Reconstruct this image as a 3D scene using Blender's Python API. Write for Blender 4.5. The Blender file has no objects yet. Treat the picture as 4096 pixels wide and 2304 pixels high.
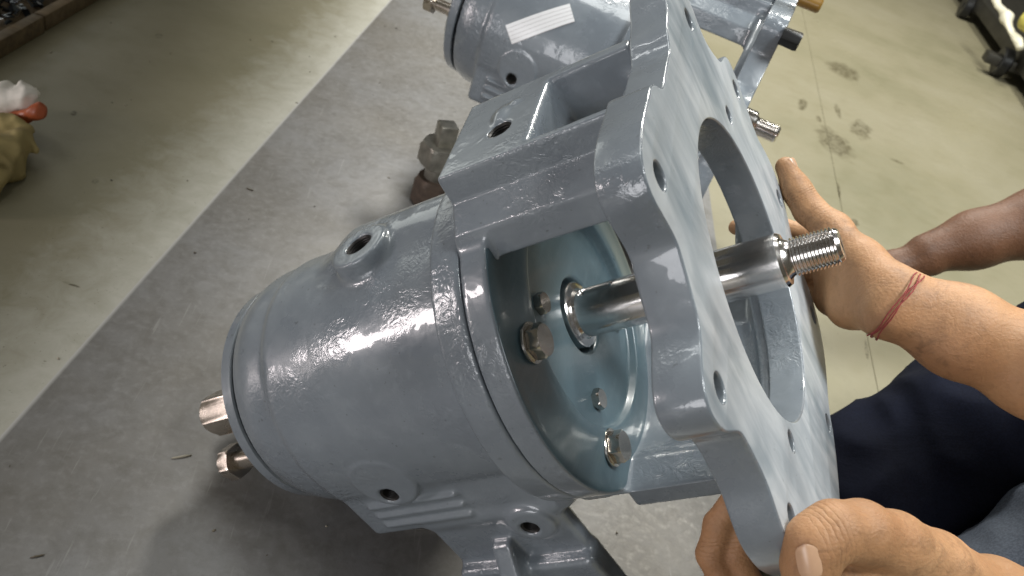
import bpy, bmesh, math, random
import numpy as np
from mathutils import Matrix, Vector

# ------------------------------------------------------------------ camera
F_PX, K = 3200.0, 4096 / 2576
NV = np.array([0.270189, -0.760533, -0.590413]); NV /= np.linalg.norm(NV)
EX = np.array([1., 0, 0]) - NV[0] * NV; EX /= np.linalg.norm(EX)
EY = np.cross(NV, EX)
WM = np.array([EX, EY, NV])              # lens axes -> place axes (z up, metres)
CAM_H = 0.700
sc = bpy.context.scene
cd = bpy.data.cameras.new('camera'); cam = bpy.data.objects.new('camera', cd)
sc.collection.objects.link(cam); sc.camera = cam
cd.sensor_width = 36.0; cd.lens = 36.0 * F_PX / 4096
cd.clip_start = 0.02; cd.clip_end = 60
cx, cy, cz = WM @ [1, 0, 0], WM @ [0, -1, 0], WM @ [0, 0, -1]
cam.matrix_world = Matrix(((cx[0], cy[0], cz[0], 0), (cx[1], cy[1], cz[1], 0), (cx[2], cy[2], cz[2], CAM_H), (0, 0, 0, 1)))
cd.dof.use_dof = True; cd.dof.focus_distance = 0.60; cd.dof.aperture_fstop = 11

# ------------------------------------------------------------------ light
w = bpy.data.worlds.new('World'); sc.world = w; w.use_nodes = True
bg = w.node_tree.nodes['Background']; bg.inputs[0].default_value = (1.0, 0.94, 0.74, 1); bg.inputs[1].default_value = 0.085

def area(name, loc, target, sx, sy, power, col, spread=180):
    l = bpy.data.lights.new(name, 'AREA'); l.shape = 'RECTANGLE'; l.size = sx; l.size_y = sy
    l.energy = power; l.color = col; l.spread = math.radians(spread)
    o = bpy.data.objects.new(name, l); sc.collection.objects.link(o); o.location = loc
    o.rotation_euler = (Vector(target) - Vector(loc)).to_track_quat('-Z', 'Y').to_euler()
    return o
# unseen overhead spots, cone edges set to draw the shade line on the floor
def cut_spot(loc, power, col, soft, cut_x=-0.39, blend=0.02):
    kl = bpy.data.lights.new('cut_spot', 'SPOT'); kl.energy = power; kl.color = col; kl.spot_size = math.radians(178); kl.spot_blend = blend; kl.shadow_soft_size = soft
    ko = bpy.data.objects.new('cut_spot', kl); sc.collection.objects.link(ko); ko.location = loc
    ko.rotation_euler = Vector((loc[2], 0.10, -(loc[0] - cut_x))).to_track_quat('-Z', 'Y').to_euler()
cut_spot((0.35, 3.1, 2.5), 330, (1.0, 0.98, 0.92), 0.25)
cut_spot((1.7, 2.9, 2.6), 170, (1.0, 0.985, 0.90), 0.25)
cut_spot((0.95, 0.1, 2.4), 240, (0.97, 1.0, 1.0), 0.35, -0.20, 0.12)  # added fill to brighten the plate face and forearm
cut_spot((2.2, 0.2, 2.3), 50, (0.94, 1.0, 1.0), 0.6)  # added fill for the plate front
cut_spot((-0.1, 1.6, 2.9), 65, (0.97, 1.0, 0.98), 0.45)  # added fill to lighten the deck
area('doorway_light', (-2.6, 0.06, 0.50), (0.0, 0.48, 0.32), 0.36, 0.75, 20, (1.0, 0.90, 0.90))
area('shaft_glint_light', (-1.9, 1.9, 2.1), (0.25, 0.5, 0.4), 0.10, 1.7, 5, (0.97, 1.0, 1.0))  # added for the streaks reflected in the shaft
area('far_sheen_panel', (-2.3, 3.4, 0.75), (0.1, 0.7, 0.4), 1.7, 0.9, 7, (0.95, 1.0, 0.95))  # added panel that gives the sheen on deck and casing top
area('camera_side_fill', (-1.3, -2.0, 0.85), (0.15, 0.5, 0.3), 1.4, 1.0, 27, (0.97, 0.97, 1.0))  # added fill from the camera side for the near faces
vs = sc.view_settings; vs.view_transform = 'Standard'; vs.look = 'None'; vs.exposure = 0.0; vs.gamma = 1.0; vs.use_curve_mapping = False

# ------------------------------------------------------------------ helpers
MM = 0.001
def P(px, py, depth):
    """place point (metres) seen at pixel px,py of the 2576-wide view, depth in mm along the lens axis"""
    r = np.array([(px * K - 2048) / F_PX, (py * K - 1152) / F_PX, 1.0]) * depth
    return (WM @ r) * MM + np.array([0, 0, CAM_H])

def link(o, parent=None):
    sc.collection.objects.link(o)
    if parent is not None: o.parent = parent
    return o
def tag(o, label=None, cat=None, group=None, kind=None):
    if label: o['label'] = label
    if cat: o['category'] = cat
    if group: o['group'] = group
    if kind: o['kind'] = kind
    return o
def empty(name, loc=(0, 0, 0)):
    o = bpy.data.objects.new(name, None); o.empty_display_size = 0.02; o.location = loc
    return link(o)
def finish(me, mat, sharp=None, smooth=True):
    if mat: me.materials.append(mat)
    if smooth: me.polygons.foreach_set('use_smooth', [True] * len(me.polygons))
    if sharp is not None: me.set_sharp_from_angle(angle=math.radians(sharp))
    me.update(); return me
def mesh_np(name, v, f, mat, sharp=None, smooth=True):
    me = bpy.data.meshes.new(name); me.from_pydata([tuple(x) for x in v], [], [tuple(x) for x in f])
    return finish(me, mat, sharp, smooth)
def obj(name, me, parent=None, loc=None):
    o = bpy.data.objects.new(name, me)
    if loc is not None: o.location = loc
    return link(o, parent)
def copy_tree(o, parent=None):
    c = o.copy(); sc.collection.objects.link(c); c.parent = parent
    for ch in o.children: copy_tree(ch, c)
    return c

# ---- signed distance helpers (arrays) and surface-net mesher
def smin(a, b, k):
    h = np.maximum(k - np.abs(a - b), 0) / k
    return np.minimum(a, b) - h * h * k * 0.25
def smax(a, b, k): return -smin(-a, -b, k)
def box3(x, y, z, lo, hi, r=0.0):
    qx = np.abs(x - (lo[0] + hi[0]) / 2) - (hi[0] - lo[0]) / 2 + r
    qy = np.abs(y - (lo[1] + hi[1]) / 2) - (hi[1] - lo[1]) / 2 + r
    qz = np.abs(z - (lo[2] + hi[2]) / 2) - (hi[2] - lo[2]) / 2 + r
    return np.sqrt(np.maximum(qx, 0)**2 + np.maximum(qy, 0)**2 + np.maximum(qz, 0)**2) + np.minimum(np.maximum(qx, np.maximum(qy, qz)), 0) - r
def cone(p, a, b, ra, rb):
    a = np.asarray(a, np.float32); b = np.asarray(b, np.float32); ab = b - a
    t = np.clip(((p[0] - a[0]) * ab[0] + (p[1] - a[1]) * ab[1] + (p[2] - a[2]) * ab[2]) / float(ab @ ab + 1e-12), 0, 1)
    return np.sqrt((p[0] - a[0] - t * ab[0])**2 + (p[1] - a[1] - t * ab[1])**2 + (p[2] - a[2] - t * ab[2])**2) - (ra + t * (rb - ra))
def poly2(x, y, pts):
    pts = np.array(pts, np.float32); d = np.full(np.broadcast(x, y).shape, 1e9, np.float32); s = np.ones_like(d)
    for i in range(len(pts)):
        a, b = pts[i], pts[i - 1]; e = b - a; wx, wy = x - a[0], y - a[1]
        t = np.clip((wx * e[0] + wy * e[1]) / float(e @ e), 0, 1)
        d = np.minimum(d, (wx - e[0] * t)**2 + (wy - e[1] * t)**2)
        c1 = y >= a[1]; c2 = y < b[1]; c3 = e[0] * wy > e[1] * wx
        s = np.where((c1 & c2 & c3) | (~c1 & ~c2 & ~c3), -s, s)
    return s * np.sqrt(d)
def surface_net(fn, lo, hi, h):
    ax = [np.arange(lo[i], hi[i] + h, h, dtype=np.float32) for i in range(3)]
    V = fn((ax[0][:, None, None], ax[1][None, :, None], ax[2][None, None, :])).astype(np.float32)
    V = np.broadcast_to(V, (len(ax[0]), len(ax[1]), len(ax[2])))
    S = V < 0
    offs = [(0,0,0),(1,0,0),(0,1,0),(1,1,0),(0,0,1),(1,0,1),(0,1,1),(1,1,1)]
    n = [s - 1 for s in S.shape]
    cnt = np.zeros(n, np.int8)
    for o in offs: cnt += S[o[0]:o[0]+n[0], o[1]:o[1]+n[1], o[2]:o[2]+n[2]]
    idx = np.argwhere((cnt > 0) & (cnt < 8))
    cv = [V[idx[:,0]+o[0], idx[:,1]+o[1], idx[:,2]+o[2]] for o in offs]
    acc = np.zeros((len(idx), 3)); c = np.zeros(len(idx))
    for a in range(8):
        for b in range(a + 1, 8):
            df = [offs[b][i] - offs[a][i] for i in range(3)]
            if sum(abs(q) for q in df) != 1: continue
            m = (cv[a] < 0) != (cv[b] < 0)
            t = np.where(m, cv[a] / np.where(m, cv[a] - cv[b], 1), 0)
            for i in range(3): acc[:, i] += np.where(m, offs[a][i] + t * df[i], 0)
            c += m
    v = (idx + acc / c[:, None]) * h + np.array(lo)
    vid = np.full(n, -1, np.int64); vid[idx[:,0], idx[:,1], idx[:,2]] = np.arange(len(idx))
    F = []
    for axis in range(3):
        sl0 = [slice(None)] * 3; sl1 = [slice(None)] * 3; sl0[axis] = slice(0, -1); sl1[axis] = slice(1, None)
        A = S[tuple(sl0)]; B = S[tuple(sl1)]
        e = np.argwhere(A != B); o1, o2 = [i for i in range(3) if i != axis]
        ok = (e[:, o1] > 0) & (e[:, o2] > 0) & (e[:, o1] < n[o1]) & (e[:, o2] < n[o2]); e = e[ok]
        ins = A[e[:,0], e[:,1], e[:,2]]
        def g(d1, d2):
            q = e.copy(); q[:, o1] += d1; q[:, o2] += d2; return vid[q[:,0], q[:,1], q[:,2]]
        quad = np.stack([g(-1,-1), g(0,-1), g(0,0), g(-1,0)], 1)
        flip = ins if axis != 1 else ~ins
        quad = np.where(flip[:, None], quad, quad[:, ::-1]); F.append(quad)
    return v, np.vstack(F)
def net_mesh(name, fn, lo, hi, h, mat, scale=MM, sharp=None):
    v, f = surface_net(fn, lo, hi, h)
    me = bpy.data.meshes.new(name)
    me.vertices.add(len(v)); me.vertices.foreach_set('co', (v * scale).astype(np.float32).ravel())
    me.loops.add(len(f) * 4); me.loops.foreach_set('vertex_index', f.astype(np.int32).ravel())
    me.polygons.add(len(f)); me.polygons.foreach_set('loop_start', np.arange(0, len(f) * 4, 4, dtype=np.int32))
    me.update(calc_edges=True); me.validate()
    return finish(me, mat, sharp)

# ---- lathe about x, hex heads, prisms (mm in, metres out)
def lathe(name, prof, mat, seg=96, sharp=35, off=(0, 0)):
    v, f = [], []; n = len(prof)
    for x, r in prof:
        for s in range(seg):
            a = 2 * math.pi * s / seg; v.append((x * MM, (off[0] + r * math.cos(a)) * MM, (off[1] + r * math.sin(a)) * MM))
    for i in range(n - 1):
        for s in range(seg):
            t = (s + 1) % seg; f.append((i * seg + s, (i + 1) * seg + s, (i + 1) * seg + t, i * seg + t))
    me = mesh_np(name, v, [], None, smooth=False)
    bm = bmesh.new(); vs_ = [bm.verts.new(p) for p in v]
    for q in f: bm.faces.new([vs_[i] for i in q])
    bmesh.ops.remove_doubles(bm, verts=bm.verts, dist=1e-7)
    bmesh.ops.recalc_face_normals(bm, faces=bm.faces); me = bpy.data.meshes.new(name); bm.to_mesh(me); bm.free()
    return finish(me, mat, sharp)
def hex_rings(rings, name, mat, seg=48, rot=0.0, sharp=22):
    """rings: (x, across-flats radius, round radius or None) along x; hexagon cut by a round"""
    v = []
    for x, ra, rc in rings:
        for s in range(seg):
            a = 2 * math.pi * s / seg; m = (a % (math.pi / 3)) - math.pi / 6
            r = 0 if ra == 0 else ra / math.cos(m)
            if rc is not None: r = min(r, rc)
            v.append((x * MM, r * math.cos(a + rot) * MM, r * math.sin(a + rot) * MM))
    bm = bmesh.new(); vv = [bm.verts.new(p) for p in v]
    for i in range(len(rings) - 1):
        for s in range(seg):
            t = (s + 1) % seg
            bm.faces.new((vv[i*seg+s], vv[i*seg+t], vv[(i+1)*seg+t], vv[(i+1)*seg+s]))
    bmesh.ops.remove_doubles(bm, verts=bm.verts, dist=1e-7)
    bmesh.ops.recalc_face_normals(bm, faces=bm.faces); me = bpy.data.meshes.new(name); bm.to_mesh(me); bm.free()
    return finish(me, mat, sharp)
def bevel_box(name, lo, hi, mat, b=1.0, seg=2):
    bm = bmesh.new(); bmesh.ops.create_cube(bm, size=1)
    for q in bm.verts: q.co = Vector(((lo[i] + hi[i]) / 2 + q.co[i] * (hi[i] - lo[i]) for i in range(3))) * MM
    bmesh.ops.bevel(bm, geom=bm.edges[:], offset=b * MM, segments=seg, affect='EDGES', profile=0.5)
    me = bpy.data.meshes.new(name); bm.to_mesh(me); bm.free(); return finish(me, mat, 40)

# ------------------------------------------------------------------ materials
def nt(name):
    m = bpy.data.materials.new(name); m.use_nodes = True; t = m.node_tree
    return m, t, t.nodes['Principled BSDF']
def noise(t, scale, detail=4, rough=0.6, dist=0.0, coord='Object', stretch=None):
    tc = t.nodes.new('ShaderNodeTexCoord'); n = t.nodes.new('ShaderNodeTexNoise')
    n.inputs['Scale'].default_value = scale; n.inputs['Detail'].default_value = detail
    n.inputs['Roughness'].default_value = rough; n.inputs['Distortion'].default_value = dist
    if stretch:
        mp = t.nodes.new('ShaderNodeMapping'); mp.inputs['Scale'].default_value = stretch
        t.links.new(tc.outputs[coord], mp.inputs[0]); t.links.new(mp.outputs[0], n.inputs[0])
    else: t.links.new(tc.outputs[coord], n.inputs[0])
    return n
def ramp(t, src, stops):
    r = t.nodes.new('ShaderNodeValToRGB'); e = r.color_ramp.elements
    while len(e) < len(stops): e.new(0.5)
    for q, (p, c) in zip(e, stops):
        q.position = p; q.color = (*c, 1) if len(c) == 3 else c
    t.links.new(src, r.inputs[0]); return r
def mixc(t, fac, a, b, mode='MIX'):
    m = t.nodes.new('ShaderNodeMix'); m.data_type = 'RGBA'; m.blend_type = mode
    for s, q in ((m.inputs[0], fac), (m.inputs[6], a), (m.inputs[7], b)):
        if hasattr(q, 'links'): t.links.new(q, s)
        else: s.default_value = q if not isinstance(q, tuple) else ((*q, 1) if len(q) == 3 else q)
    return m.outputs[2]
def mapr(t, src, a, b, c, d):
    m = t.nodes.new('ShaderNodeMapRange'); t.links.new(src, m.inputs[0])
    for i, q in enumerate((a, b, c, d)): m.inputs[i + 1].default_value = q
    return m.outputs[0]
def bump(t, bs, src, strength, dist=0.001, prev=None):
    b = t.nodes.new('ShaderNodeBump'); b.inputs['Strength'].default_value = strength; b.inputs['Distance'].default_value = dist
    t.links.new(src, b.inputs['Height'])
    if prev: t.links.new(prev.outputs[0], b.inputs['Normal'])
    t.links.new(b.outputs[0], bs.inputs['Normal']); return b
def simple(name, col, rough=0.5, metal=0.0, var=0.15, scale=60, bstr=0.0, bscale=200, coat=0.0):
    m, t, b = nt(name); n = noise(t, scale)
    c = ramp(t, n.outputs[0], [(0.3, tuple(x * (1 - var) for x in col)), (0.7, tuple(min(1, x * (1 + var)) for x in col))])
    t.links.new(c.outputs[0], b.inputs['Base Color']); b.inputs['Roughness'].default_value = rough; b.inputs['Metallic'].default_value = metal
    b.inputs['Coat Weight'].default_value = coat
    if bstr: bump(t, b, noise(t, bscale).outputs[0], bstr)
    return m
def m_paint(name, kind='cast'):
    """brushed-on gloss enamel; 'cast' over rough casting, 'cover' teal and smoother, 'face' thin pale strokes over a machined face"""
    m, t, b = nt(name)
    n1 = noise(t, 14, 5, 0.6); n2 = noise(t, 70, 4, 0.6, 0.4)
    base = {'cast': [(0.162, 0.186, 0.212), (0.190, 0.216, 0.242), (0.222, 0.250, 0.274)],
            'cover': [(0.062, 0.100, 0.120), (0.075, 0.118, 0.140), (0.096, 0.142, 0.162)],  # same enamel, greenish light on the cover put into its colour
            'face': [(0.300, 0.335, 0.365), (0.350, 0.385, 0.415), (0.400, 0.435, 0.460)]}[kind]  # brushwork, with the base paled for the light on the face
    c = ramp(t, n1.outputs[0], [(0.3, base[0]), (0.55, base[1]), (0.75, base[2])])
    c2 = mixc(t, mapr(t, n2.outputs[0], 0.55, 0.75, 0, 0.35), c.outputs[0], tuple(x * 1.22 for x in base[2]))
    spot = noise(t, 190, 2, 0.5); c2 = mixc(t, mapr(t, spot.outputs[0], 0.70, 0.76, 0, 0.5), c2, (0.07, 0.075, 0.08))
    b.inputs['Specular IOR Level'].default_value = 0.5
    if kind == 'face':
        s = noise(t, 60, 3, 0.5, 0.6, stretch=(1.0, 1.0, 0.12)); s2 = noise(t, 46, 5, 0.65, 0.9, stretch=(1.0, 0.55, 0.13))
        c2 = mixc(t, mapr(t, s2.outputs[0], 0.40, 0.64, 0, 0.85), c2, (0.54, 0.565, 0.585))
        s3 = noise(t, 30, 4, 0.6, 0.9, stretch=(1.0, 0.45, 0.16)); c2 = mixc(t, mapr(t, s3.outputs[0], 0.52, 0.66, 0, 0.7), c2, (0.18, 0.225, 0.26))
        b.inputs['Roughness'].default_value = 0.42; b.inputs['Coat Weight'].default_value = 0.15; b.inputs['Coat Roughness'].default_value = 0.2
        b1 = bump(t, b, s.outputs[0], 0.25, 0.0010); bump(t, b, noise(t, 25, 3).outputs[0], 0.15, 0.003, b1)
    elif kind == 'cover':
        st = noise(t, 40, 4, 0.6, 1.0, stretch=(1, 0.3, 1.6)); c2 = mixc(t, mapr(t, st.outputs[0], 0.52, 0.7, 0, 0.4), c2, (0.125, 0.17, 0.19))
        t.links.new(mapr(t, n1.outputs[0], 0.3, 0.7, 0.26, 0.42), b.inputs['Roughness']); b.inputs['Coat Weight'].default_value = 0.25; b.inputs['Coat Roughness'].default_value = 0.12
        bump(t, b, noise(t, 34, 3, 0.5, 0.8).outputs[0], 0.10, 0.003)
    else:
        t.links.new(mapr(t, n1.outputs[0], 0.3, 0.7, 0.22, 0.38), b.inputs['Roughness'])
        b.inputs['Coat Weight'].default_value = 0.8; b.inputs['Coat Roughness'].default_value = 0.035
        bp_ = bump(t, b, noise(t, 26, 2, 0.5, 1.0).outputs[0], 0.16, 0.004)
        mid = noise(t, 95, 3, 0.55, 1.8); mask = noise(t, 9, 2)
        mm = t.nodes.new('ShaderNodeMath'); mm.operation = 'MULTIPLY'
        t.links.new(mid.outputs[0], mm.inputs[0]); t.links.new(mapr(t, mask.outputs[0], 0.48, 0.66, 0.0, 1.0), mm.inputs[1])
        b2_ = bump(t, b, mm.outputs[0], 0.55, 0.0026, bp_)
        fm = t.nodes.new('ShaderNodeMath'); fm.operation = 'MULTIPLY'; t.links.new(noise(t, 520, 2, 0.5).outputs[0], fm.inputs[0])
        t.links.new(mapr(t, noise(t, 17, 3, 0.6).outputs[0], 0.46, 0.62, 0.0, 1.0), fm.inputs[1])
        b3_ = bump(t, b, fm.outputs[0], 0.30, 0.0006, b2_)
        t.links.new(b3_.outputs[0], b.inputs['Coat Normal'])
    t.links.new(c2, b.inputs['Base Color'])
    return m
PAINT = m_paint('blue_grey_paint'); PAINT_SMOOTH = m_paint('cover_light_tint', 'cover'); PAINT_BRUSH = m_paint('brushed_lit_paint', 'face')
def m_steel(name, col, rough, ring=None):
    m, t, b = nt(name); b.inputs['Metallic'].default_value = 1.0; n = noise(t, 40, 4)
    c = ramp(t, n.outputs[0], [(0.3, tuple(x * 0.86 for x in col)), (0.7, col)]); t.links.new(c.outputs[0], b.inputs['Base Color'])
    t.links.new(mapr(t, n.outputs[0], 0.3, 0.7, rough * 0.8, rough * 1.35), b.inputs['Roughness'])
    if ring: bump(t, b, noise(t, 60, 3, 0.6, stretch=ring).outputs[0], 0.08, 0.0004)
    else: bump(t, b, noise(t, 250, 3).outputs[0], 0.12, 0.0006)
    return m
SHAFT = m_steel('turned_steel', (0.80, 0.77, 0.75), 0.15, (30, 1, 1))
ZINC = m_steel('dull_bolt_steel', (0.62, 0.58, 0.53), 0.20)
BRASS = m_steel('tarnished_brass_plating', (0.66, 0.59, 0.52), 0.26)
RUST = simple('rusty_steel', (0.085, 0.060, 0.045), 0.55, 0.4, 0.35, 90, 0.4, 300)
TARN = simple('tarnished_fitting', (0.26, 0.245, 0.21), 0.38, 0.7, 0.3, 80, 0.2, 300)
DARK = simple('oily_dark_steel', (0.035, 0.033, 0.032), 0.4, 0.6)
BLACK = simple('black_oxide', (0.02, 0.02, 0.02), 0.35, 0.5)

# ------------------------------------------------------------------ setting: floor slabs, steel sheet
def m_floor():
    m, t, b = nt('cream_floor')
    n1 = noise(t, 2.2, 5, 0.6); n2 = noise(t, 18, 6, 0.65); n3 = noise(t, 120, 3)
    c = ramp(t, n1.outputs[0], [(0.3, (0.190, 0.176, 0.108)), (0.5, (0.236, 0.214, 0.140)), (0.7, (0.266, 0.243, 0.170))])
    c2 = mixc(t, mapr(t, n2.outputs[0], 0.5, 0.75, 0, 0.35), c.outputs[0], (0.170, 0.158, 0.098))
    c3 = mixc(t, mapr(t, n3.outputs[0], 0.62, 0.72, 0, 0.35), c2, (0.22, 0.2, 0.14))
    # chalky dust along the sheet edge, paled further to paint in the lit strip
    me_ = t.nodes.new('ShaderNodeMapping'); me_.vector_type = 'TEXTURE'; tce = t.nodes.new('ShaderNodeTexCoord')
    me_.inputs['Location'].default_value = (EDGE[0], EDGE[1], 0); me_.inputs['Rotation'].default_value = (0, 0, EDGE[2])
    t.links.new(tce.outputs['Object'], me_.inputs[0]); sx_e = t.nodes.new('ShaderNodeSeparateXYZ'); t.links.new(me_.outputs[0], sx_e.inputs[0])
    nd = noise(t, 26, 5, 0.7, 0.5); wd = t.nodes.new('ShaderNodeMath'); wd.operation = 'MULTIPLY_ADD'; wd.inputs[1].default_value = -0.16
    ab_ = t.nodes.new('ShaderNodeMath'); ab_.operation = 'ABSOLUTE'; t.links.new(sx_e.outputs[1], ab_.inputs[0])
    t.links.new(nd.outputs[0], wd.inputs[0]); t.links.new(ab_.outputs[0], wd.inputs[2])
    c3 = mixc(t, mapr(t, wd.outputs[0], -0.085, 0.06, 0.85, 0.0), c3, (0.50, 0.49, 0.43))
    gr = noise(t, 260, 2, 0.5); c3 = mixc(t, mapr(t, gr.outputs[0], 0.70, 0.76, 0, 0.55), c3, (0.10, 0.09, 0.06))
    # dirt marks with a shape of their own
    tc = t.nodes.new('ShaderNodeTexCoord')
    for (sx_, sy_, rx, ry, rot) in MARKS:
        mp = t.nodes.new('ShaderNodeMapping'); mp.vector_type = 'TEXTURE'
        mp.inputs['Location'].default_value = (sx_, sy_, 0); mp.inputs['Rotation'].default_value = (0, 0, rot); mp.inputs['Scale'].default_value = (rx, ry, 1)
        t.links.new(tc.outputs['Object'], mp.inputs[0])
        nn = noise(t, 30, 4, 0.6); ad = t.nodes.new('ShaderNodeVectorMath'); ad.operation = 'LENGTH'
        t.links.new(mp.outputs[0], ad.inputs[0])
        s = t.nodes.new('ShaderNodeMath'); s.operation = 'MULTIPLY_ADD'; s.inputs[1].default_value = 1.3
        t.links.new(nn.outputs[0], s.inputs[0]); t.links.new(ad.outputs['Value'], s.inputs[2])
        edge = mapr(t, s.outputs[0], 1.3, 1.65, 0.9, 0.0)
        inner = noise(t, 55, 3, 0.6, 1.5); k2 = mapr(t, inner.outputs[0], 0.40, 0.58, 0.25, 1.0)
        mu = t.nodes.new('ShaderNodeMath'); mu.operation = 'MULTIPLY'; t.links.new(edge, mu.inputs[0]); t.links.new(k2, mu.inputs[1])
        c3 = mixc(t, mu.outputs[0], c3, (0.075, 0.062, 0.03))
    t.links.new(c3, b.inputs['Base Color']); t.links.new(mapr(t, n2.outputs[0], 0.3, 0.7, 0.34, 0.55), b.inputs['Roughness'])
    bump(t, b, n2.outputs[0], 0.12, 0.002)
    return m
FLOOR_Z = -0.006
def ground(px, py, z=0.0):
    r = WM @ np.array([(px * K - 2048) / F_PX, (py * K - 1152) / F_PX, 1.0]); return r * (-(CAM_H - z) / r[2]) + np.array([0, 0, CAM_H])
MARKS = []
for px, py, ax_, ay_, bx_, by_ in ((2122, 178, 46, 24, -10, 16), (2098, 358, 50, 42, -20, 18), (2165, 325, 28, 16, -10, 22),
                                   (2020, 262, 14, 4, -2, 16), (2107, 278, 7, 20, -6, 3), (2255, 405, 22, 9, -1, 3), (2060, 300, 5, 10, -6, 2), (2110, 480, 4, 26, -4, 2), (2150, 560, 8, 10, -8, 6), (2180, 880, 4, 30, -5, 2),
                                   (240, 455, 12, -4, 3, 8), (186, 285, 9, -2, 2, 6), (400, 90, 10, -3, 3, 7), (178, 715, 30, 10, -1, 3)):
    g0, g1, g2 = (ground(px, py, FLOOR_Z)[:2], ground(px + ax_, py + ay_, FLOOR_Z)[:2], ground(px + bx_, py + by_, FLOOR_Z)[:2])
    U_, S_, _v = np.linalg.svd(np.stack([g1 - g0, g2 - g0], 1)); MARKS.append((g0[0], g0[1], S_[0], S_[1], math.atan2(U_[1, 0], U_[0, 0])))
_e0 = ground(0, 1095); _e1 = ground(980, 0); EDGE = (_e0[0], _e0[1], math.atan2(_e1[1] - _e0[1], _e1[0] - _e0[0]))
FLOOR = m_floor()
fl = obj('floor', mesh_np('floor', [(-14, -8, -0.016), (14, -8, -0.016), (14, 20, -0.016), (-14, 20, -0.016)], [(0, 1, 2, 3)], simple('joint_dirt', (0.10, 0.09, 0.06), 0.9)))
tag(fl, 'cream concrete floor in large slabs', None, kind='structure')
a_ = ground(2044, 153, FLOOR_Z); b_ = ground(2197, 922, FLOOR_Z); b0 = ground(2126, 76, FLOOR_Z)
dv = np.array([a_[0] - b_[0], a_[1] - b_[1]]); dv /= np.linalg.norm(dv); du = np.array([dv[1], -dv[0]])
org = np.array([a_[0], a_[1]]); org = org + dv * ((b0[:2] - org) @ dv)
for i in range(-2, 2):
    for j in range(-2, 2):
        L, g = 3.4, 0.0004
        lo = (i * L + g, j * L + g); hi = ((i + 1) * L - g, (j + 1) * L - g)
        v = []
        for z, ins in ((-0.02, 0), (FLOOR_Z - 0.0008, 0), (FLOOR_Z, 0.0008)):
            for (s, u_) in ((lo[0] + ins, lo[1] + ins), (hi[0] - ins, lo[1] + ins), (hi[0] - ins, hi[1] - ins), (lo[0] + ins, hi[1] - ins)):
                q = org + du * s + dv * u_; v.append((q[0], q[1], z))
        f = [(8, 9, 10, 11)] + [(r * 4 + s, r * 4 + (s + 1) % 4, r * 4 + 4 + (s + 1) % 4, r * 4 + 4 + s) for r in range(2) for s in range(4)]
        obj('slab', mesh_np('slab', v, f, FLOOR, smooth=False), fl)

def m_sheet():
    m, t, b = nt('mottled_steel_sheet')
    n1 = noise(t, 3.2, 5, 0.6); n2 = noise(t, 34, 6, 0.72, 0.4); n3 = noise(t, 105, 5, 0.75); n4 = noise(t, 420, 3, 0.7)
    c = ramp(t, n1.outputs[0], [(0.3, (0.150, 0.138, 0.118)), (0.5, (0.190, 0.184, 0.176)), (0.72, (0.225, 0.226, 0.230))])
    c2 = mixc(t, mapr(t, n2.outputs[0], 0.44, 0.68, 0, 0.50), c.outputs[0], (0.110, 0.102, 0.086))
    c3 = mixc(t, mapr(t, n3.outputs[0], 0.50, 0.70, 0, 0.40), c2, (0.29, 0.285, 0.28))
    c4 = mixc(t, mapr(t, n4.outputs[0], 0.55, 0.72, 0, 0.30), c3, (0.090, 0.082, 0.068))
    sc1 = noise(t, 22, 3, 0.6, 0.3, stretch=(7, 0.4, 1)); c5 = mixc(t, mapr(t, sc1.outputs[0], 0.66, 0.72, 0, 0.35), c4, (0.34, 0.335, 0.32))
    me_ = t.nodes.new('ShaderNodeMapping'); me_.vector_type = 'TEXTURE'; tce = t.nodes.new('ShaderNodeTexCoord')      # pale line along the edge
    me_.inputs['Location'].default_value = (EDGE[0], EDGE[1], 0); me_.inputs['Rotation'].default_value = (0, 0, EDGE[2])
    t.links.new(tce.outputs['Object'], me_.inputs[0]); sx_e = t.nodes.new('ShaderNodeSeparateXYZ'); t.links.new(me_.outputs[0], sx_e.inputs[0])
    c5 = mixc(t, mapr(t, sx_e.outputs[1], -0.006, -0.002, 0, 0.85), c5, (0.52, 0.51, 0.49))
    t.links.new(c5, b.inputs['Base Color']); t.links.new(mapr(t, n3.outputs[0], 0.3, 0.7, 0.34, 0.56), b.inputs['Roughness'])
    b.inputs['Metallic'].default_value = 0.15
    b1 = bump(t, b, n3.outputs[0], 0.22, 0.001); bump(t, b, n1.outputs[0], 0.2, 0.02, b1)
    return m
e0 = ground(0, 1095); e1 = ground(980, 0); ed = (e1 - e0) / np.linalg.norm(e1 - e0)
left0 = e0 - ed * 1.2; left1 = e0 + ed * 2.6; rgt = np.array([ed[1], -ed[0], 0])
WID = 0.80
sv = [left0[:2], left0[:2] + rgt[:2] * WID, left1[:2] + rgt[:2] * WID, left1[:2]]
bm = bmesh.new()
top = [bm.verts.new((q[0], q[1], 0)) for q in sv]; fc = bm.faces.new(top)
ext = bmesh.ops.extrude_face_region(bm, geom=[fc]); 
for q in ext['geom']:
    if isinstance(q, bmesh.types.BMVert): q.co.z -= 0.0055
bmesh.ops.recalc_face_normals(bm, faces=bm.faces)
bmesh.ops.bevel(bm, geom=bm.edges[:], offset=0.0016, segments=2, affect='EDGES')
me = bpy.data.meshes.new('steel_sheet'); bm.to_mesh(me); bm.free(); finish(me, m_sheet(), smooth=False)
tag(obj('steel_sheet', me), 'flat mottled grey steel sheet on the floor under both pumps', 'steel sheet')

# ------------------------------------------------------------------ the pump (x along shaft, near side is -y, z up; mm)
pump = empty('pump')
tag(pump, 'blue-grey cast iron pump tipped up by the man, steel shaft end towards the camera', 'pump', 'blue-grey cast iron pumps')

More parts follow.
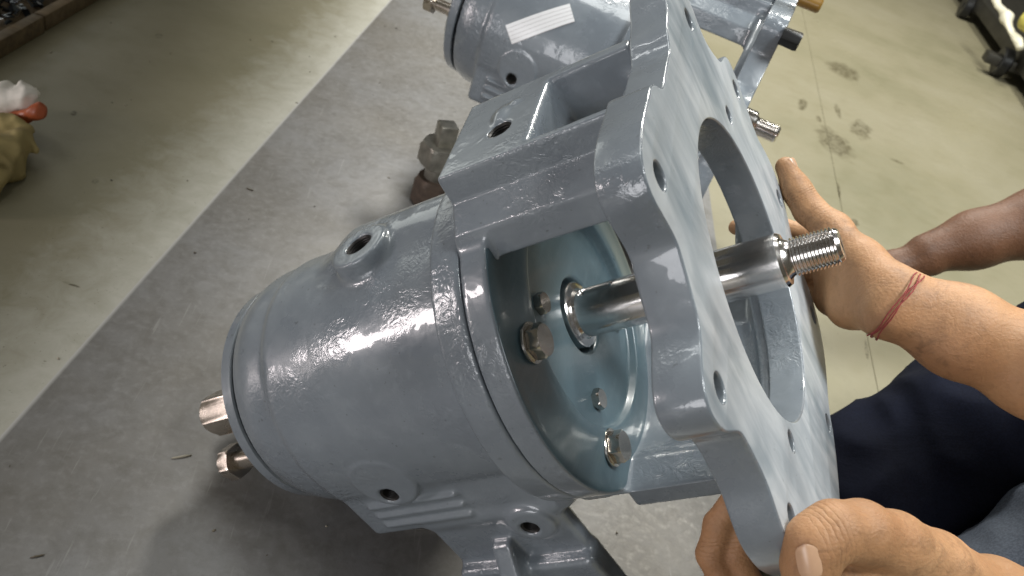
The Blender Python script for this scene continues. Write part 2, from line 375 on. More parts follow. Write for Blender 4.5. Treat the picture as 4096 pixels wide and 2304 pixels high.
def casing_fn(p):
    x, y, z = p; n = -y
    r = np.sqrt(y * y + z * z)
    body = smax(r - 118.5 + np.maximum(-422 - x, 0)**2 * 0.0085, np.abs(x + 326) - 128.5, 3)
    body = smin(body, smax(smax(np.sqrt(y*y + (z+4)**2) - 124, np.abs(x + 297) - 103, 6), -z - 40 , 6) , 10)
    low = box3(x, y, z, (-404, -118.5, -104), (-190, 118.5, 18), 7)
    body = smin(body, low, 8)
    # raised port saddle and boss on top
    sad = box3(x, y, z, (-345, -8, 40), (-190, 62, 131), 30)
    body = smin(body, sad, 22)
    boss = smax(np.sqrt((x + 293)**2 + (y + 4)**2) - 27, np.abs(z - 112) - 25, 3)
    body = smin(body, boss, 7)
    # pads and ribs, near and far side
    for s in (1, -1):
        m = n * s
        pad = smax(np.sqrt((x + 334)**2 + (z + 25)**2) - 31, np.abs(m - 112) - 13.5, 2.5)
        body = smin(body, pad, 2.5)
        pad2 = smax(np.sqrt((x + 234)**2 + (z + 110)**2) - 21, np.abs(m - 112) - 13, 3)
        body = smin(body, pad2, 5)
        for zz in (-59, -73, -87):
            rib = np.sqrt(np.maximum(np.abs(x + 330) - 46, 0)**2 + (z - zz)**2 + (m - 118.5)**2) - 3.6
            body = smin(body, rib, 3)
    # foot
    web = smax(box3(x, np.abs(y), z, (-342, 101, -258.5), (-203, 118.5, -90), 7), np.minimum(y - 20, x + 292), 3)
    body = smin(body, web, 10)
    foot = smax(box3(x, np.abs(y), z, (-342, 103, -258.5), (-200, 132, -160), 7), np.minimum(y - 20, x + 292), 3)
    body = smin(body, foot, 5)
    for s in (1, -1):
        gus = smax(box3(x, y, z, (-286, -150, -256), (-266, 150, -128), 3), -(n * s) + 104, 2)
        body = smin(body, smax(gus, (np.abs(y) - 128) * 0.8 + (z + 128) * 0.55, 3), 4)
    # front flange
    fl_ = smax(r - 149, np.abs(x + 185.3) - 12.9, 2)
    body = smin(body, fl_, 7)
    lug = smax(np.sqrt((n - 70)**2 + (z + 118)**2) - 24, np.abs(x + 186) - 12, 2)
    body = smin(body, lug, 8)
    # holes
    body = smax(body, -smax(np.sqrt((x + 293)**2 + (y + 2)**2) - 12.5, -(z - 104), 0.5), 1.2)
    for s in (1, -1):
        body = smax(body, -smax(np.sqrt((x + 339)**2 + (z + 40)**2) - 8.4, -(n * s - 100), 0.5), 1.2)
        body = smax(body, -smax(np.sqrt((x + 237)**2 + (z + 113)**2) - 8.4, -(n * s - 100), 0.5), 1.2)
    return body
cas = obj('casing', net_mesh('casing', casing_fn, (-450, -154, -263), (-168, 154, 156), 1.9, PAINT), pump)

def thread_sleeve(name, r, depth, pitch=2.0):
    prof = [(0.0, r + 0.2)]; x = -0.6
    while x > -depth:
        prof += [(x, r - 0.1), (x - pitch / 2, r - 1.4)]; x -= pitch
    prof += [(-depth, r - 1.2), (-depth, 0.01)]
    return lathe(name, prof, DARK, 40, 25)
def place(o, loc, xaxis):
    q = Vector(xaxis).to_track_quat('X', 'Z'); o.rotation_mode = 'QUATERNION'; o.rotation_quaternion = q
    o.location = Vector(loc) * MM; return o
sl_big = thread_sleeve('threaded_hole', 12.3, 30); sl_sm = thread_sleeve('threaded_hole', 8.2, 22, 1.6)
place(obj('threaded_hole', sl_big, cas), (-293, -2, 135.6), (0, 0, 1))
for s in (-1, 1):
    place(obj('threaded_hole', sl_sm, cas), (-339, s * 124.5, -40), (0, s, 0))
    place(obj('threaded_hole', sl_sm, cas), (-237, s * 123.5, -113), (0, s, 0))

# rear cover, plugs
rc = obj('rear_cover', lathe('rear_cover', [(-455.2, 60), (-455.2, 108.4), (-456.4, 110.2), (-468, 109.6), (-470.5, 107), (-471, 103), (-471, 60), (-477, 56), (-478, 52), (-478, 0.01)], PAINT, 128, 30), pump)
plug_me = hex_rings([(0, 0, None), (0, 15.5, 17.2), (-1.5, 15.5, None), (-37, 15.5, None), (-40, 15.5, 15.8), (-40, 9, 9), (-26, 9, 9), (-26, 0, None)], 'plug', BRASS)
pl = obj('plug', plug_me, rc); pl.location = (-0.469, -0.066, 0.050); pl.rotation_euler = (0.672, 0, 0); pl.scale = (1.1, 1.22, 1.22)
bolt_neck = lathe('bolt_shank', [(2, 0.01), (2, 9), (-6, 9), (-6, 7.6), (-30, 7.6), (-31, 6), (-31, 0.01)], BRASS, 40, 30)
bh = hex_rings([(0, 0, None), (0, 12.5, 13.4), (-1.2, 12.5, None), (-10, 12.5, None), (-12, 12.5, 12.6), (-12, 0, None)], 'bolt_head', BRASS)
b2 = obj('bolt', bolt_neck, rc); b2.location = (-0.468, -0.094, 0.010)
b2.rotation_euler = (0.672, 0, 0); b2.scale = (1.12, 1.22, 1.22); hh = obj('bolt_head', bh, b2); hh.location = (-0.029, 0, 0)
for (yy, zz) in ((0.098, 0.022), (0.068, 0.058), (0.05, -0.08), (-0.05, -0.08)):
    q = obj('plug', plug_me, rc); q.location = (-0.469 if zz > 0 else -0.440, yy * 0.9, zz * 0.9)

# lantern bracket between casing and mounting plate
UPPER = [(-70, 180), (35, 180), (36.5, 158), (60, 144), (63, 120), (44, 116), (-70, 116), (-92, 122), (-90, 146), (-71, 158)]
def lantern_fn(p):
    x, y, z = p; n = -y; r = np.sqrt(y * y + z * z)
    ring = smax(smax(r - 149.3, np.abs(x + 160.1) - 11.3, 2), 131 - r, 1)
    arm = poly2(n, z, UPPER)
    arm = smax(arm, np.abs(x + 101) - 70.5, 3)
    a = smin(ring, arm, 7)
    # opening in the deck
    win = box3(x, y, z, (-96, -27, 90), (-20, 58, 300), 4)
    slope = (x + 98) * -0.9 + (z - 180) * -0.42
    a = smax(a, -smin(win, smax(box3(x, y, z, (-112, -27, 150), (-60, 58, 300), 3), slope, 2), 2), 3)
    # lower arm, mirror of the ring wall
    la = smax(smax(r - 153, 131 - r, 3), smax(z + 112, np.abs(x + 101) - 70.5, 3), 3)
    a = smin(a, la, 6)
    rib = box3(x, y, z, (-171, -72, -176), (-31, 72, -146), 5)
    a = smin(a, rib, 8)
    # fillet pads against the mounting plate
    pad = smax(smax(r - 166, 122 - r, 3), smax(np.abs(x + 33) - 6, 60 - np.abs(z), 2), 4)
    a = smin(a, pad, 10)
    # tapped hole in deck and raised casting mark
    a = smin(a, np.sqrt(((x + 132) / 1.0)**2 + ((n + 30) * 0.55)**2 + ((z - 180) * 1.6)**2) - 6.0, 4)
    a = smin(a, np.sqrt(((x + 122))**2 + ((n + 42))**2 + ((z - 180) * 1.5)**2) - 3.2, 4)
    a = smax(a, -smax(np.sqrt((x + 128)**2 + (n + 7)**2) - 9.6, 158 - z, 0.5), 1.2)
    return a
lan = obj('lantern_bracket', net_mesh('lantern_bracket', lantern_fn, (-175, -156, -182), (-24, 156, 186), 1.8, PAINT), pump)
place(obj('threaded_hole', thread_sleeve('threaded_hole', 9.4, 20, 2.0), lan), (-128, 7, 179.2), (0, 0, 1))

# front cover with recess, set inside the bracket ring
cov = obj('front_cover', lathe('front_cover', [(-168, 33), (-153.5, 33), (-151.7, 34.5), (-151.5, 36), (-151.5, 93), (-151.2, 95), (-149.5, 96.6), (-145, 97.6), (-143.8, 98.6), (-143.4, 100.5), (-143.5, 108), (-144.3, 114), (-145.6, 122), (-146.9, 130), (-147.6, 138), (-147.9, 145.5), (-148.6, 147.6), (-150, 148.0)], PAINT_SMOOTH, 180, 50), pump)
obj('seal_seat', lathe('seal_seat', [(-166, 0.01), (-166, 33.2), (-160, 33.2)], DARK, 64), pump)

def uv(a, r):
    b = math.radians(a - 35); return (-r * math.sin(b), r * math.cos(b))
big_head = hex_rings([(0, 0, None), (0, 11.6, 12.8), (0.6, 11.8, None), (7.5, 11.8, None), (9.6, 11.8, 11.9), (9.6, 0, None)], 'cover_bolt', ZINC)
washer = lathe('washer', [(0, 6), (0, 15.2), (0.5, 15.7), (1.9, 15.7), (2.4, 15.2), (2.4, 6)], ZINC, 48)
small_head = hex_rings([(0, 0, None), (0, 7.8, 8.6), (0.5, 8.0, None), (5, 8.0, None), (6.6, 8.0, 8.0), (6.6, 0, None)], 'cover_screw', ZINC)
rr = random.Random(3)
for a in (92, 164, 270):
    y, z = uv(a, 113.5); o = obj('cover_bolt', big_head, cov); o.location = (-0.1422, y * MM, z * MM); o.rotation_euler = (0.672 if a == 92 else 0.5, 0, 0)
    wq = obj('washer', washer, cov); wq.location = (-0.1448, y * MM, z * MM)
for a in (74, 165, 255):
    y, z = uv(a, 73); o = obj('cover_screw', small_head, cov); o.location = (-0.1516, y * MM, z * MM); o.rotation_euler = (0.62 + 0.2 * (a > 100), 0, 0)

# shaft: collar, journal with keyway, threaded end
prof = [(-164, 0.01), (-164, 28.5), (-150.5, 28.5), (-149.6, 27.6), (-149.2, 25), (-148.2, 22.2), (-146, 21.0), (19.5, 21.0), (22, 19.6), (22.4, 16.2), (25, 14.0), (27, 13.2)]
x = 27.0
while x < 58:
    prof += [(x + 0.2, 12.6), (x + 1.15, 14.6), (x + 1.5, 14.6), (x + 2.45, 12.6)]; x += 2.6
prof += [(59.5, 13.2), (62, 11.4), (62, 3.0), (60.5, 0.01)]
sh_me = lathe('shaft', prof, SHAFT, 96, 28)
sh = obj('shaft', sh_me, pump)
key = bevel_box('keyway_cut', (-144, -4.5, 16.5), (-112, 4.5, 30), DARK, 4.2, 5)
kob = obj('keyway_cut', key); kob.rotation_euler = (math.radians(-6), 0, 0)
md = sh.modifiers.new('key', 'BOOLEAN'); md.operation = 'DIFFERENCE'; md.object = kob; md.solver = 'EXACT'
bpy.context.view_layer.update()
new_me = bpy.data.meshes.new_from_object(sh.evaluated_get(bpy.context.evaluated_depsgraph_get()))
sh.modifiers.clear(); sh.data = new_me; bpy.data.objects.remove(kob)
new_me.set_sharp_from_angle(angle=math.radians(28))

# mounting plate with lobes
KN = [(-180,222),(-172,219),(-164,212),(-155,207),(-147,204),(-141,199),(-136,200),(-129,209),(-120,224),(-112,233),(-107,232),(-101,222),(-95,206),(-90,206),(-85,216),(-80,230),(-75,235),(-69,232),(-64,222),(-59,211),(-55,214),(-50,221),(-44,234),(-40,238),(-37,234),(-33,213),(-31,204),(-25,199),(-19,200),(-16,208),(-13,226),(-9,234),(-4,235),(2,231),(7,218),(11,202),(15,194),(18,190),(20,185),(22,179),(24,176),(34,175),(41,176),(43.5,178),(45,187),(47,195),(51,198),(56,205),(62,216),(66,222),(69,225),(72,222),(74,217),(76,203),(79,191),(85,189),(89,190),(93,192),(95,197),(97,208),(100,221),(103,227),(106,223),(109,215),(111,203),(114,190),(119,188),(125,189),(129,193),(131,198),(134,206),(138,213),(145,218),(155,220),(162,220),(172,222),(180,222)]
aa = np.arange(-180, 180, 1.0); rad = np.interp(aa, [k[0] for k in KN], [k[1] for k in KN])
ker = np.exp(-0.5 * (np.arange(-4, 5) / 1.4)**2); ker /= ker.sum()
rad = np.convolve(np.r_[rad[-4:], rad, rad[:4]], ker, 'valid')
cu = bpy.data.curves.new('plate', 'CURVE'); cu.dimensions = '2D'; cu.fill_mode = 'BOTH'
cu.extrude = 0.0130; cu.bevel_depth = 0.0018; cu.bevel_resolution = 3; cu.offset = -0.0018; cu.resolution_u = 1
def spline(pts):
    s = cu.splines.new('POLY'); s.points.add(len(pts) - 1); s.use_cyclic_u = True
    for q, (a, b) in zip(s.points, pts): q.co = (a * MM, b * MM, 0, 1)
spline([uv(a, r) for a, r in zip(aa, rad)])
spline([(117.6 * math.cos(t), 117.6 * math.sin(t)) for t in np.linspace(0, 2 * math.pi, 160, endpoint=False)])
for a, r, h in ((-7, 202, 8.6), (-43, 210, 8.6), (-77, 209, 8.6), (-110, 209, 8.6), (68, 198, 8.6), (104, 196, 8.6), (142, 192, 8.6), (178, 198, 8.6), (-146, 188, 8.6), (-30, 144, 7.6), (155, 133, 7.6)):
    c0, c1 = uv(a, r); spline([(c0 + h * math.cos(t), c1 + h * math.sin(t)) for t in np.linspace(0, 2 * math.pi, 36, endpoint=False)])
co = bpy.data.objects.new('plate', cu); sc.collection.objects.link(co); bpy.context.view_layer.update()
pm = bpy.data.meshes.new_from_object(co.evaluated_get(bpy.context.evaluated_depsgraph_get())); bpy.data.objects.remove(co)
# curve plane (y, z) -> pump frame, front face at x = 0
arr = np.empty(len(pm.vertices) * 3, np.float32); pm.vertices.foreach_get('co', arr); arr = arr.reshape(-1, 3)
out = np.stack([arr[:, 2] - 0.0148, arr[:, 0], arr[:, 1]], 1); pm.vertices.foreach_set('co', out.ravel().astype(np.float32))
pm.name = 'mounting_plate'; pm.materials.clear(); pm.materials.append(PAINT); pm.materials.append(PAINT_BRUSH)
bm = bmesh.new(); bm.from_mesh(pm); bmesh.ops.remove_doubles(bm, verts=bm.verts, dist=2e-6); bmesh.ops.recalc_face_normals(bm, faces=bm.faces); bm.to_mesh(pm); bm.free()
for pl_ in pm.polygons:
    pl_.use_smooth = True; pl_.material_index = 1 if abs(pl_.normal.x) > 0.95 else 0
pm.set_sharp_from_angle(angle=math.radians(30))
plate = obj('mounting_plate', pm, pump)

# second pump, standing on its foot
pump2 = copy_tree(pump)
tag(pump2, 'blue-grey cast iron pump standing behind, with a white nameplate on its casing', 'pump')
xa = Vector((math.cos(-0.397), math.sin(-0.397), 0))
pump2.matrix_world = Matrix(((xa.x, -xa.y, 0, 0.4945), (xa.y, xa.x, 0, 1.1493), (0, 0, 1, 0.2590), (0, 0, 0, 1)))
D = WM @ np.array([0.847213, -0.253233, -0.467016]); NEAR = WM @ np.array([-0.202272, 0.65911, -0.724334]); UPV = WM @ np.array([-0.49124, -0.70813, -0.507184])
T1 = (WM @ np.array([185.942, -15.974, 607.924])) * MM + np.array([0, 0, CAM_H])
pump.matrix_world = Matrix(((D[0], -NEAR[0], UPV[0], T1[0]), (D[1], -NEAR[1], UPV[1], T1[1]), (D[2], -NEAR[2], UPV[2], T1[2]), (0, 0, 0, 1)))

# nameplate bent round the casing of the second pump
def nameplate():
    m, t, b = nt('printed_nameplate'); tc = t.nodes.new('ShaderNodeTexCoord'); sp = t.nodes.new('ShaderNodeSeparateXYZ'); t.links.new(tc.outputs['UV'], sp.inputs[0])
    wv = t.nodes.new('ShaderNodeMath'); wv.operation = 'MULTIPLY'; wv.inputs[1].default_value = 5.0; t.links.new(sp.outputs[1], wv.inputs[0])
    fr = t.nodes.new('ShaderNodeMath'); fr.operation = 'FRACT'; t.links.new(wv.outputs[0], fr.inputs[0])
    ln = t.nodes.new('ShaderNodeMath'); ln.operation = 'LESS_THAN'; ln.inputs[1].default_value = 0.10; t.links.new(fr.outputs[0], ln.inputs[0])
    n = noise(t, 60, 3, 0.6, coord='UV', stretch=(2.0, 0.35, 1)); mot = mapr(t, n.outputs[0], 0.5, 0.62, 0.0, 0.35)
    c = mixc(t, mot, (0.90, 0.90, 0.91), (0.66, 0.66, 0.67)); c = mixc(t, ln.outputs[0], c, (0.38, 0.37, 0.37))
    t.links.new(c, b.inputs['Base Color']); b.inputs['Roughness'].default_value = 0.32; b.inputs['Metallic'].default_value = 0.1
    v, f, uvs = [], [], []; NX, NA = 16, 6; R0 = 123.8; ph = math.radians(41)
    for q, R in ((0, R0), (1, R0 + 0.8)):
        for i in range(NX + 1):
            for j in range(NA + 1):
                la_, lb_ = -50 + 100 * i / NX, 14.5 - 29 * j / NA
                a = math.radians(25) + (la_ * math.sin(ph) + lb_ * math.cos(ph)) / R
                v.append(((-325 + la_ * math.cos(ph) - lb_ * math.sin(ph)) * MM, -R * math.cos(a) * MM, R * math.sin(a) * MM))
                uvs.append((i / NX, 1 - j / NA))
    o1 = (NX + 1) * (NA + 1); I = lambda q, i, j: q * o1 + i * (NA + 1) + j
    for q in (0, 1):
        for i in range(NX):
            for j in range(NA):
                qd = (I(q, i, j), I(q, i + 1, j), I(q, i + 1, j + 1), I(q, i, j + 1)); f.append(qd if q else qd[::-1])
    for i in range(NX):
        for j in (0, NA): f.append((I(0, i, j), I(0, i + 1, j), I(1, i + 1, j), I(1, i, j)))
    for j in range(NA):
        for i in (0, NX): f.append((I(0, i, j), I(0, i, j + 1), I(1, i, j + 1), I(1, i, j)))
    me = mesh_np('nameplate', v, f, m, 40); ul = me.uv_layers.new(name='UVMap')
    for l in me.loops: ul.data[l.index].uv = uvs[l.vertex_index]
    return me
npo = obj('nameplate', nameplate(), pump2); npo['label'] = 'white printed nameplate'

# studs left in the mounting plate of the second pump
stud_me = hex_rings([(-14, 0, None), (-14, 11, 12), (8, 11, None), (11, 11, 11.4), (11, 6, 6), (4, 6, 6), (4, 0, None)], 'stud', BLACK)
st = obj('stud', stud_me, pump2); st.location = (0.012, -0.140, 0.172); st['label'] = 'black hex plug on the plate edge'
sb = obj('stud', lathe('stud', [(-14, 0.01), (-14, 10), (14, 10), (17, 8), (17, 0.01)], simple('brown_plastic', (0.20, 0.11, 0.02), 0.3), 32, 30), pump2); sb.location = (0.012, -0.062, 0.206); sb['label'] = 'brown plastic cap'

# ------------------------------------------------------------------ square-headed plug standing on its rusty nut behind the casing
q0 = ground(1078, 512); loose = empty('plug_fitting', tuple(q0)); tag(loose, 'square-headed plug standing on a rusty hex nut on the steel sheet', 'plug')
loose.rotation_euler = (0.05, -math.pi / 2, 0.3); loose.scale = (1.22, 1.22, 1.22)
for nme, mm_ in (('nut', hex_rings([(0, 0, None), (0, 21, 22), (3, 22.5, None), (34, 22.5, 25.5), (42, 21, 21.5), (42, 0, None)], 'nut', RUST, rot=0.2)),
                 ('stem', lathe('stem', [(40, 0.01), (40, 15), (64, 15), (64, 0.01)], TARN, 40)),
                 ('hex_collar', hex_rings([(62, 0, None), (62, 24, 25), (65, 25, None), (88, 25, None), (92, 25, 25), (92, 0, None)], 'hex_collar', TARN, rot=0.3)),
                 ('square_head', bevel_box('square_head', (91, -11.5, -11.5), (120, 11.5, 11.5), TARN, 2.0))):
    obj(nme, mm_, loose)

# ------------------------------------------------------------------ people
def m_skin(name, a, b_, c_):
    m, t, b = nt(name); n1 = noise(t, 28, 4); n2 = noise(t, 160, 4, 0.6); n3 = noise(t, 9, 3)
    c = ramp(t, n3.outputs[0], [(0.3, a), (0.5, b_), (0.72, c_)])
    c2 = mixc(t, mapr(t, n1.outputs[0], 0.5, 0.72, 0, 0.45), c.outputs[0], tuple(x * 0.62 for x in b_))
    c3 = mixc(t, mapr(t, n2.outputs[0], 0.56, 0.72, 0, 0.22), c2, tuple(x * 0.6 for x in a))
    gq = noise(t, 45, 5, 0.7, 1.2); gm = noise(t, 16, 3); gx = t.nodes.new('ShaderNodeMath'); gx.operation = 'MULTIPLY'      # oily grime
    t.links.new(mapr(t, gq.outputs[0], 0.48, 0.66, 0, 1), gx.inputs[0]); t.links.new(mapr(t, gm.outputs[0], 0.45, 0.65, 0.05, 0.55), gx.inputs[1])
    c3 = mixc(t, gx.outputs[0], c3, tuple(x * 0.30 for x in a))
    t.links.new(c3, b.inputs['Base Color']); b.inputs['Roughness'].default_value = 0.58
    b.inputs['Subsurface Weight'].default_value = 0.05; b.inputs['Subsurface Radius'].default_value = (0.010, 0.004, 0.002); b.inputs['Subsurface Scale'].default_value = 0.6
    vor = t.nodes.new('ShaderNodeTexVoronoi'); tc = t.nodes.new('ShaderNodeTexCoord'); t.links.new(tc.outputs['Object'], vor.inputs[0]); vor.inputs['Scale'].default_value = 420
    b1 = bump(t, b, vor.outputs[0], 0.30, 0.0008); b2q = bump(t, b, noise(t, 70, 4).outputs[0], 0.35, 0.002, b1)
    cr = noise(t, 55, 4, 0.7, 2.5, stretch=(0.5, 1.6, 1.2)); bump(t, b, mapr(t, cr.outputs[0], 0.47, 0.53, 0, 1), 0.22, 0.0012, b2q)
    return m
SKIN = m_skin('skin', (0.31, 0.152, 0.070), (0.39, 0.205, 0.096), (0.46, 0.258, 0.130))
SKIN2 = m_skin('dark_shaded_skin', (0.100, 0.042, 0.018), (0.128, 0.056, 0.025), (0.150, 0.068, 0.032))  # brown skin, darkened further to carry the shade over the arm
NAIL = simple('nail', (0.52, 0.32, 0.20), 0.28, 0, 0.06, 90)
def joint_creases(m, joints):
    t = m.node_tree; b = t.nodes['Principled BSDF']; prev = b.inputs['Normal'].links[0].from_node; tc = t.nodes.new('ShaderNodeTexCoord')
    def mth(op, a, c=None, d=None):
        n = t.nodes.new('ShaderNodeMath'); n.operation = op
        for s_, q in zip(n.inputs, (a, c, d)):
            if q is None: continue
            if hasattr(q, 'links'): t.links.new(q, s_)
            else: s_.default_value = q
        return n.outputs[0]
    wob = noise(t, 130, 2, 0.5).outputs[0]; tot = None
    for c, dr, rad, per in joints:
        sb_ = t.nodes.new('ShaderNodeVectorMath'); sb_.operation = 'SUBTRACT'; t.links.new(tc.outputs['Object'], sb_.inputs[0]); sb_.inputs[1].default_value = tuple(c)
        ln_ = t.nodes.new('ShaderNodeVectorMath'); ln_.operation = 'LENGTH'; t.links.new(sb_.outputs[0], ln_.inputs[0])
        dt_ = t.nodes.new('ShaderNodeVectorMath'); dt_.operation = 'DOT_PRODUCT'; t.links.new(sb_.outputs[0], dt_.inputs[0]); dt_.inputs[1].default_value = tuple(np.array(dr) / np.linalg.norm(dr))
        ph_ = mth('MULTIPLY_ADD', wob, 4.0, mth('MULTIPLY', dt_.outputs['Value'], 6.283 / per)); sn = mth('POWER', mth('ABSOLUTE', mth('SINE', ph_)), 0.35)
        fall = mapr(t, mth('ABSOLUTE', dt_.outputs['Value']), 0.0, rad * 0.55, 1.0, 0.0); msk = mth('MULTIPLY', fall, mapr(t, ln_.outputs['Value'], rad * 0.8, rad * 1.4, 1.0, 0.0))
        v_ = mth('MULTIPLY', mth('SUBTRACT', sn, 1.0), msk); tot = v_ if tot is None else mth('ADD', tot, v_)
    bump(t, b, tot, 0.38, 0.0020, prev)
def chain(p, d, pts, k):
    """pts: (px, py, depth, radius mm)"""
    w3 = [P(a, b, c) for a, b, c, r in pts]
    for i in range(len(pts) - 1):
        q = cone(p, w3[i], w3[i + 1], pts[i][3] * MM, pts[i + 1][3] * MM)
        d = q if d is None else smin(d, q, k * MM)
    return d
def bounds(*chains):
    a = np.array([list(P(q[0], q[1], q[2])) + [q[3]] for c in chains for q in c])
    return tuple((a[:, :3] - a[:, 3:] * MM).min(0) - 0.006), tuple((a[:, :3] + a[:, 3:] * MM).max(0) + 0.006)
# right hand of the man: palm on the far rim, thumb up, fingers behind the plate
FA = [[(2890, 1130, 660, 31), (2590, 958, 692, 26), (2400, 866, 700, 24), (2228, 786, 706, 19.5)],
      [(2920, 1050, 660, 31), (2620, 886, 692, 26), (2425, 800, 700, 23), (2268, 735, 706, 19.5)]]
H1 = [[(2262, 737, 706, 19), (2165, 655, 742, 18.5), (2095, 580, 782, 16), (2036, 528, 800, 13.0), (2004, 478, 806, 12.0), (1976, 420, 806, 10.2)],
      [(2225, 790, 708, 19.5), (2140, 770, 755, 19), (2098, 748, 790, 16), (2078, 742, 822, 11)],
      [(2245, 760, 708, 20), (2150, 715, 758, 20), (2096, 682, 800, 16), (2075, 690, 835, 11)],
      [(2215, 720, 720, 19), (2130, 655, 775, 18), (2075, 610, 828, 12)]]
F1 = [[(2070, 600, 836, 11), (1965, 572, 862, 10), (1905, 565, 866, 9), (1852, 572, 858, 8.2)],
      [(2072, 645, 838, 11), (1970, 625, 866, 10), (1930, 622, 868, 9), (1885, 632, 862, 8.2)],
      [(2076, 692, 836, 11), (1980, 680, 864, 9.6), (1940, 680, 866, 9), (1905, 690, 860, 8)],
      [(2080, 740, 824, 10), (1995, 735, 852, 9), (1962, 735, 855, 8), (1930, 742, 850, 7)]]
def hand1(p):
    d = None
    for c in FA: d = chain(p, d, c, 26)
    for c in H1: d = chain(p, d, c, 14)
    for c in F1: d = chain(p, d, c, 5)
    return d
# left hand: thumb with its nail in front of the plate, fingers behind, palm under the rim
FB = [[(2930, 1800, 600, 32), (2640, 1640, 590, 28), (2480, 1530, 560, 25)], [(2950, 1730, 600, 32), (2660, 1570, 590, 27), (2500, 1492, 560, 24)]]
H2 = [[(2480, 1515, 560, 27), (2350, 1425, 530, 23), (2250, 1368, 505, 19.5), (2165, 1338, 488, 18.4), (2098, 1336, 479, 17.2), (2052, 1366, 477, 16.6), (2036, 1425, 480, 15.6), (2036, 1500, 488, 13.5)],
      [(2480, 1540, 560, 26), (2330, 1506, 540, 26), (2190, 1476, 512, 21), (2120, 1450, 500, 15)], [(2400, 1500, 560, 26), (2130, 1430, 512, 18), (2080, 1440, 500, 14)],
      [(2330, 1530, 545, 25), (2150, 1600, 560, 22), (1980, 1610, 560, 15)],
      [(2330, 1560, 560, 24), (2150, 1640, 575, 20), (1960, 1640, 575, 14)]]
F2 = [[(1990, 1590, 558, 12.5), (1840, 1500, 556, 11.2), (1790, 1395, 553, 10.4), (1806, 1320, 550, 9.6), (1836, 1268, 546, 8.2)],
      [(2000, 1560, 556, 12), (1885, 1475, 554, 10.6), (1848, 1390, 552, 10.0), (1868, 1300, 549, 9)],
      [(1990, 1620, 575, 11), (1830, 1560, 580, 10), (1800, 1470, 585, 9), (1830, 1400, 585, 8)]]
def hand2(p):
    d = None
    for c in FB: d = chain(p, d, c, 24)
    for c in H2: d = chain(p, d, c, 7)
    for c in F2: d = chain(p, d, c, 3.5)
    return d
def join_meshes(name, parts, mat):
    bm = bmesh.new()
    for m in parts: bm.from_mesh(m)
    me = bpy.data.meshes.new(name); bm.to_mesh(me); bm.free(); return finish(me, mat)
def net_world(fn, b, h):
    return net_mesh('part', fn, b[0], b[1], h, None, scale=1.0)
# upper arms, neck and head out of view to the right keep the figure whole
TORSO = [[(2905, 1090, 660, 34), (3250, 760, 640, 44), (3420, 560, 700, 58)], [(2940, 1765, 600, 35), (3300, 1700, 640, 46), (3560, 1350, 760, 58)],
         [(3420, 560, 700, 58), (3560, 1350, 760, 60)], [(3490, 940, 730, 90), (3600, 1250, 900, 110)],
         [(3380, 860, 640, 46), (3290, 800, 545, 45)], [(3260, 790, 520, 70), (3230, 780, 480, 74)]]
def torso(p):
    d = None
    for c in TORSO: d = chain(p, d, c, 40)
    return d
person = obj('person', join_meshes('person', [net_world(hand1, bounds(*FA, *H1, *F1), 0.0019), net_world(hand2, bounds(*FB, *H2, *F2), 0.0017), net_world(torso, bounds(*TORSO), 0.008)], SKIN))
tag(person, 'squatting man in dark trousers gripping the plate of the tipped pump with both hands', 'person')

def nail(name, px, py, depth, long_px, wid, leng, face, parent):
    """curved nail plate; long_px = image direction of its length, face = outward direction"""
    c = Vector(P(px, py, depth)); L = (Vector(P(px + long_px[0], py + long_px[1], depth)) - c).normalized()
    n = Vector(face); n = (n - n.dot(L) * L).normalized(); s = L.cross(n); v, f = [], []; A, B = 10, 10
    for side in (0, 1):
        for i in range(A + 1):
            for j in range(B + 1):
                a, b = i / A * 2 - 1, j / B * 2 - 1
                w_ = math.sqrt(max(0.0, 1 - (abs(a) ** 3.5))) if a < 0 else math.sqrt(max(0.0, 1 - abs(a) ** 5))
                xx = b * wid / 2 * max(w_, 0.05); h = -(xx * xx) / (2 * wid * 0.62) - (a * a) * leng * 0.04 + (0.25 if side else -1.0)
                v.append(c + (L * (a * leng / 2) + s * xx + n * h) * MM)
    o1 = (A + 1) * (B + 1)
    for side in (0, 1):
        for i in range(A):
            for j in range(B):
                q = [side * o1 + i * (B + 1) + j, side * o1 + (i + 1) * (B + 1) + j, side * o1 + (i + 1) * (B + 1) + j + 1, side * o1 + i * (B + 1) + j + 1]
                f.append(q if side else q[::-1])
    bm = bmesh.new(); vv = [bm.verts.new(x) for x in v]
    for q in f: bm.faces.new([vv[i] for i in q])
    bmesh.ops.remove_doubles(bm, verts=bm.verts, dist=1e-6); bmesh.ops.recalc_face_normals(bm, faces=bm.faces)
    me = bpy.data.meshes.new(name); bm.to_mesh(me); bm.free(); return obj(name, finish(me, NAIL), parent)
view = lambda px, py, sx, sy: tuple(-(P(px, py, 1000) - np.array([0, 0, CAM_H])) + (P(px + sx, py + sy, 1000) - P(px, py, 1000)))
nail('fingernail', 2036, 1416, 459.0, (14, 75), 13.5, 21, view(2036, 1416, 60, -160), person)
nail('fingernail', 1992, 412, 797.5, (-30, -62), 11, 13, view(1992, 412, 700, -330), person)

jd = lambda a, c: (np.array(P(*c)) - np.array(P(*a)))
joint_creases(SKIN, [(P(2075, 1322, 470), jd((2165, 1338, 488), (2040, 1385, 478)), 0.024, 0.0068), (P(2010, 490, 796), jd((2036, 528, 800), (1976, 420, 806)), 0.018, 0.0056),
                     (P(2060, 545, 785), jd((2095, 580, 782), (2004, 478, 806)), 0.022, 0.0075),
                     (P(1795, 1375, 545), jd((1840, 1500, 556), (1806, 1320, 550)), 0.018, 0.0060)])
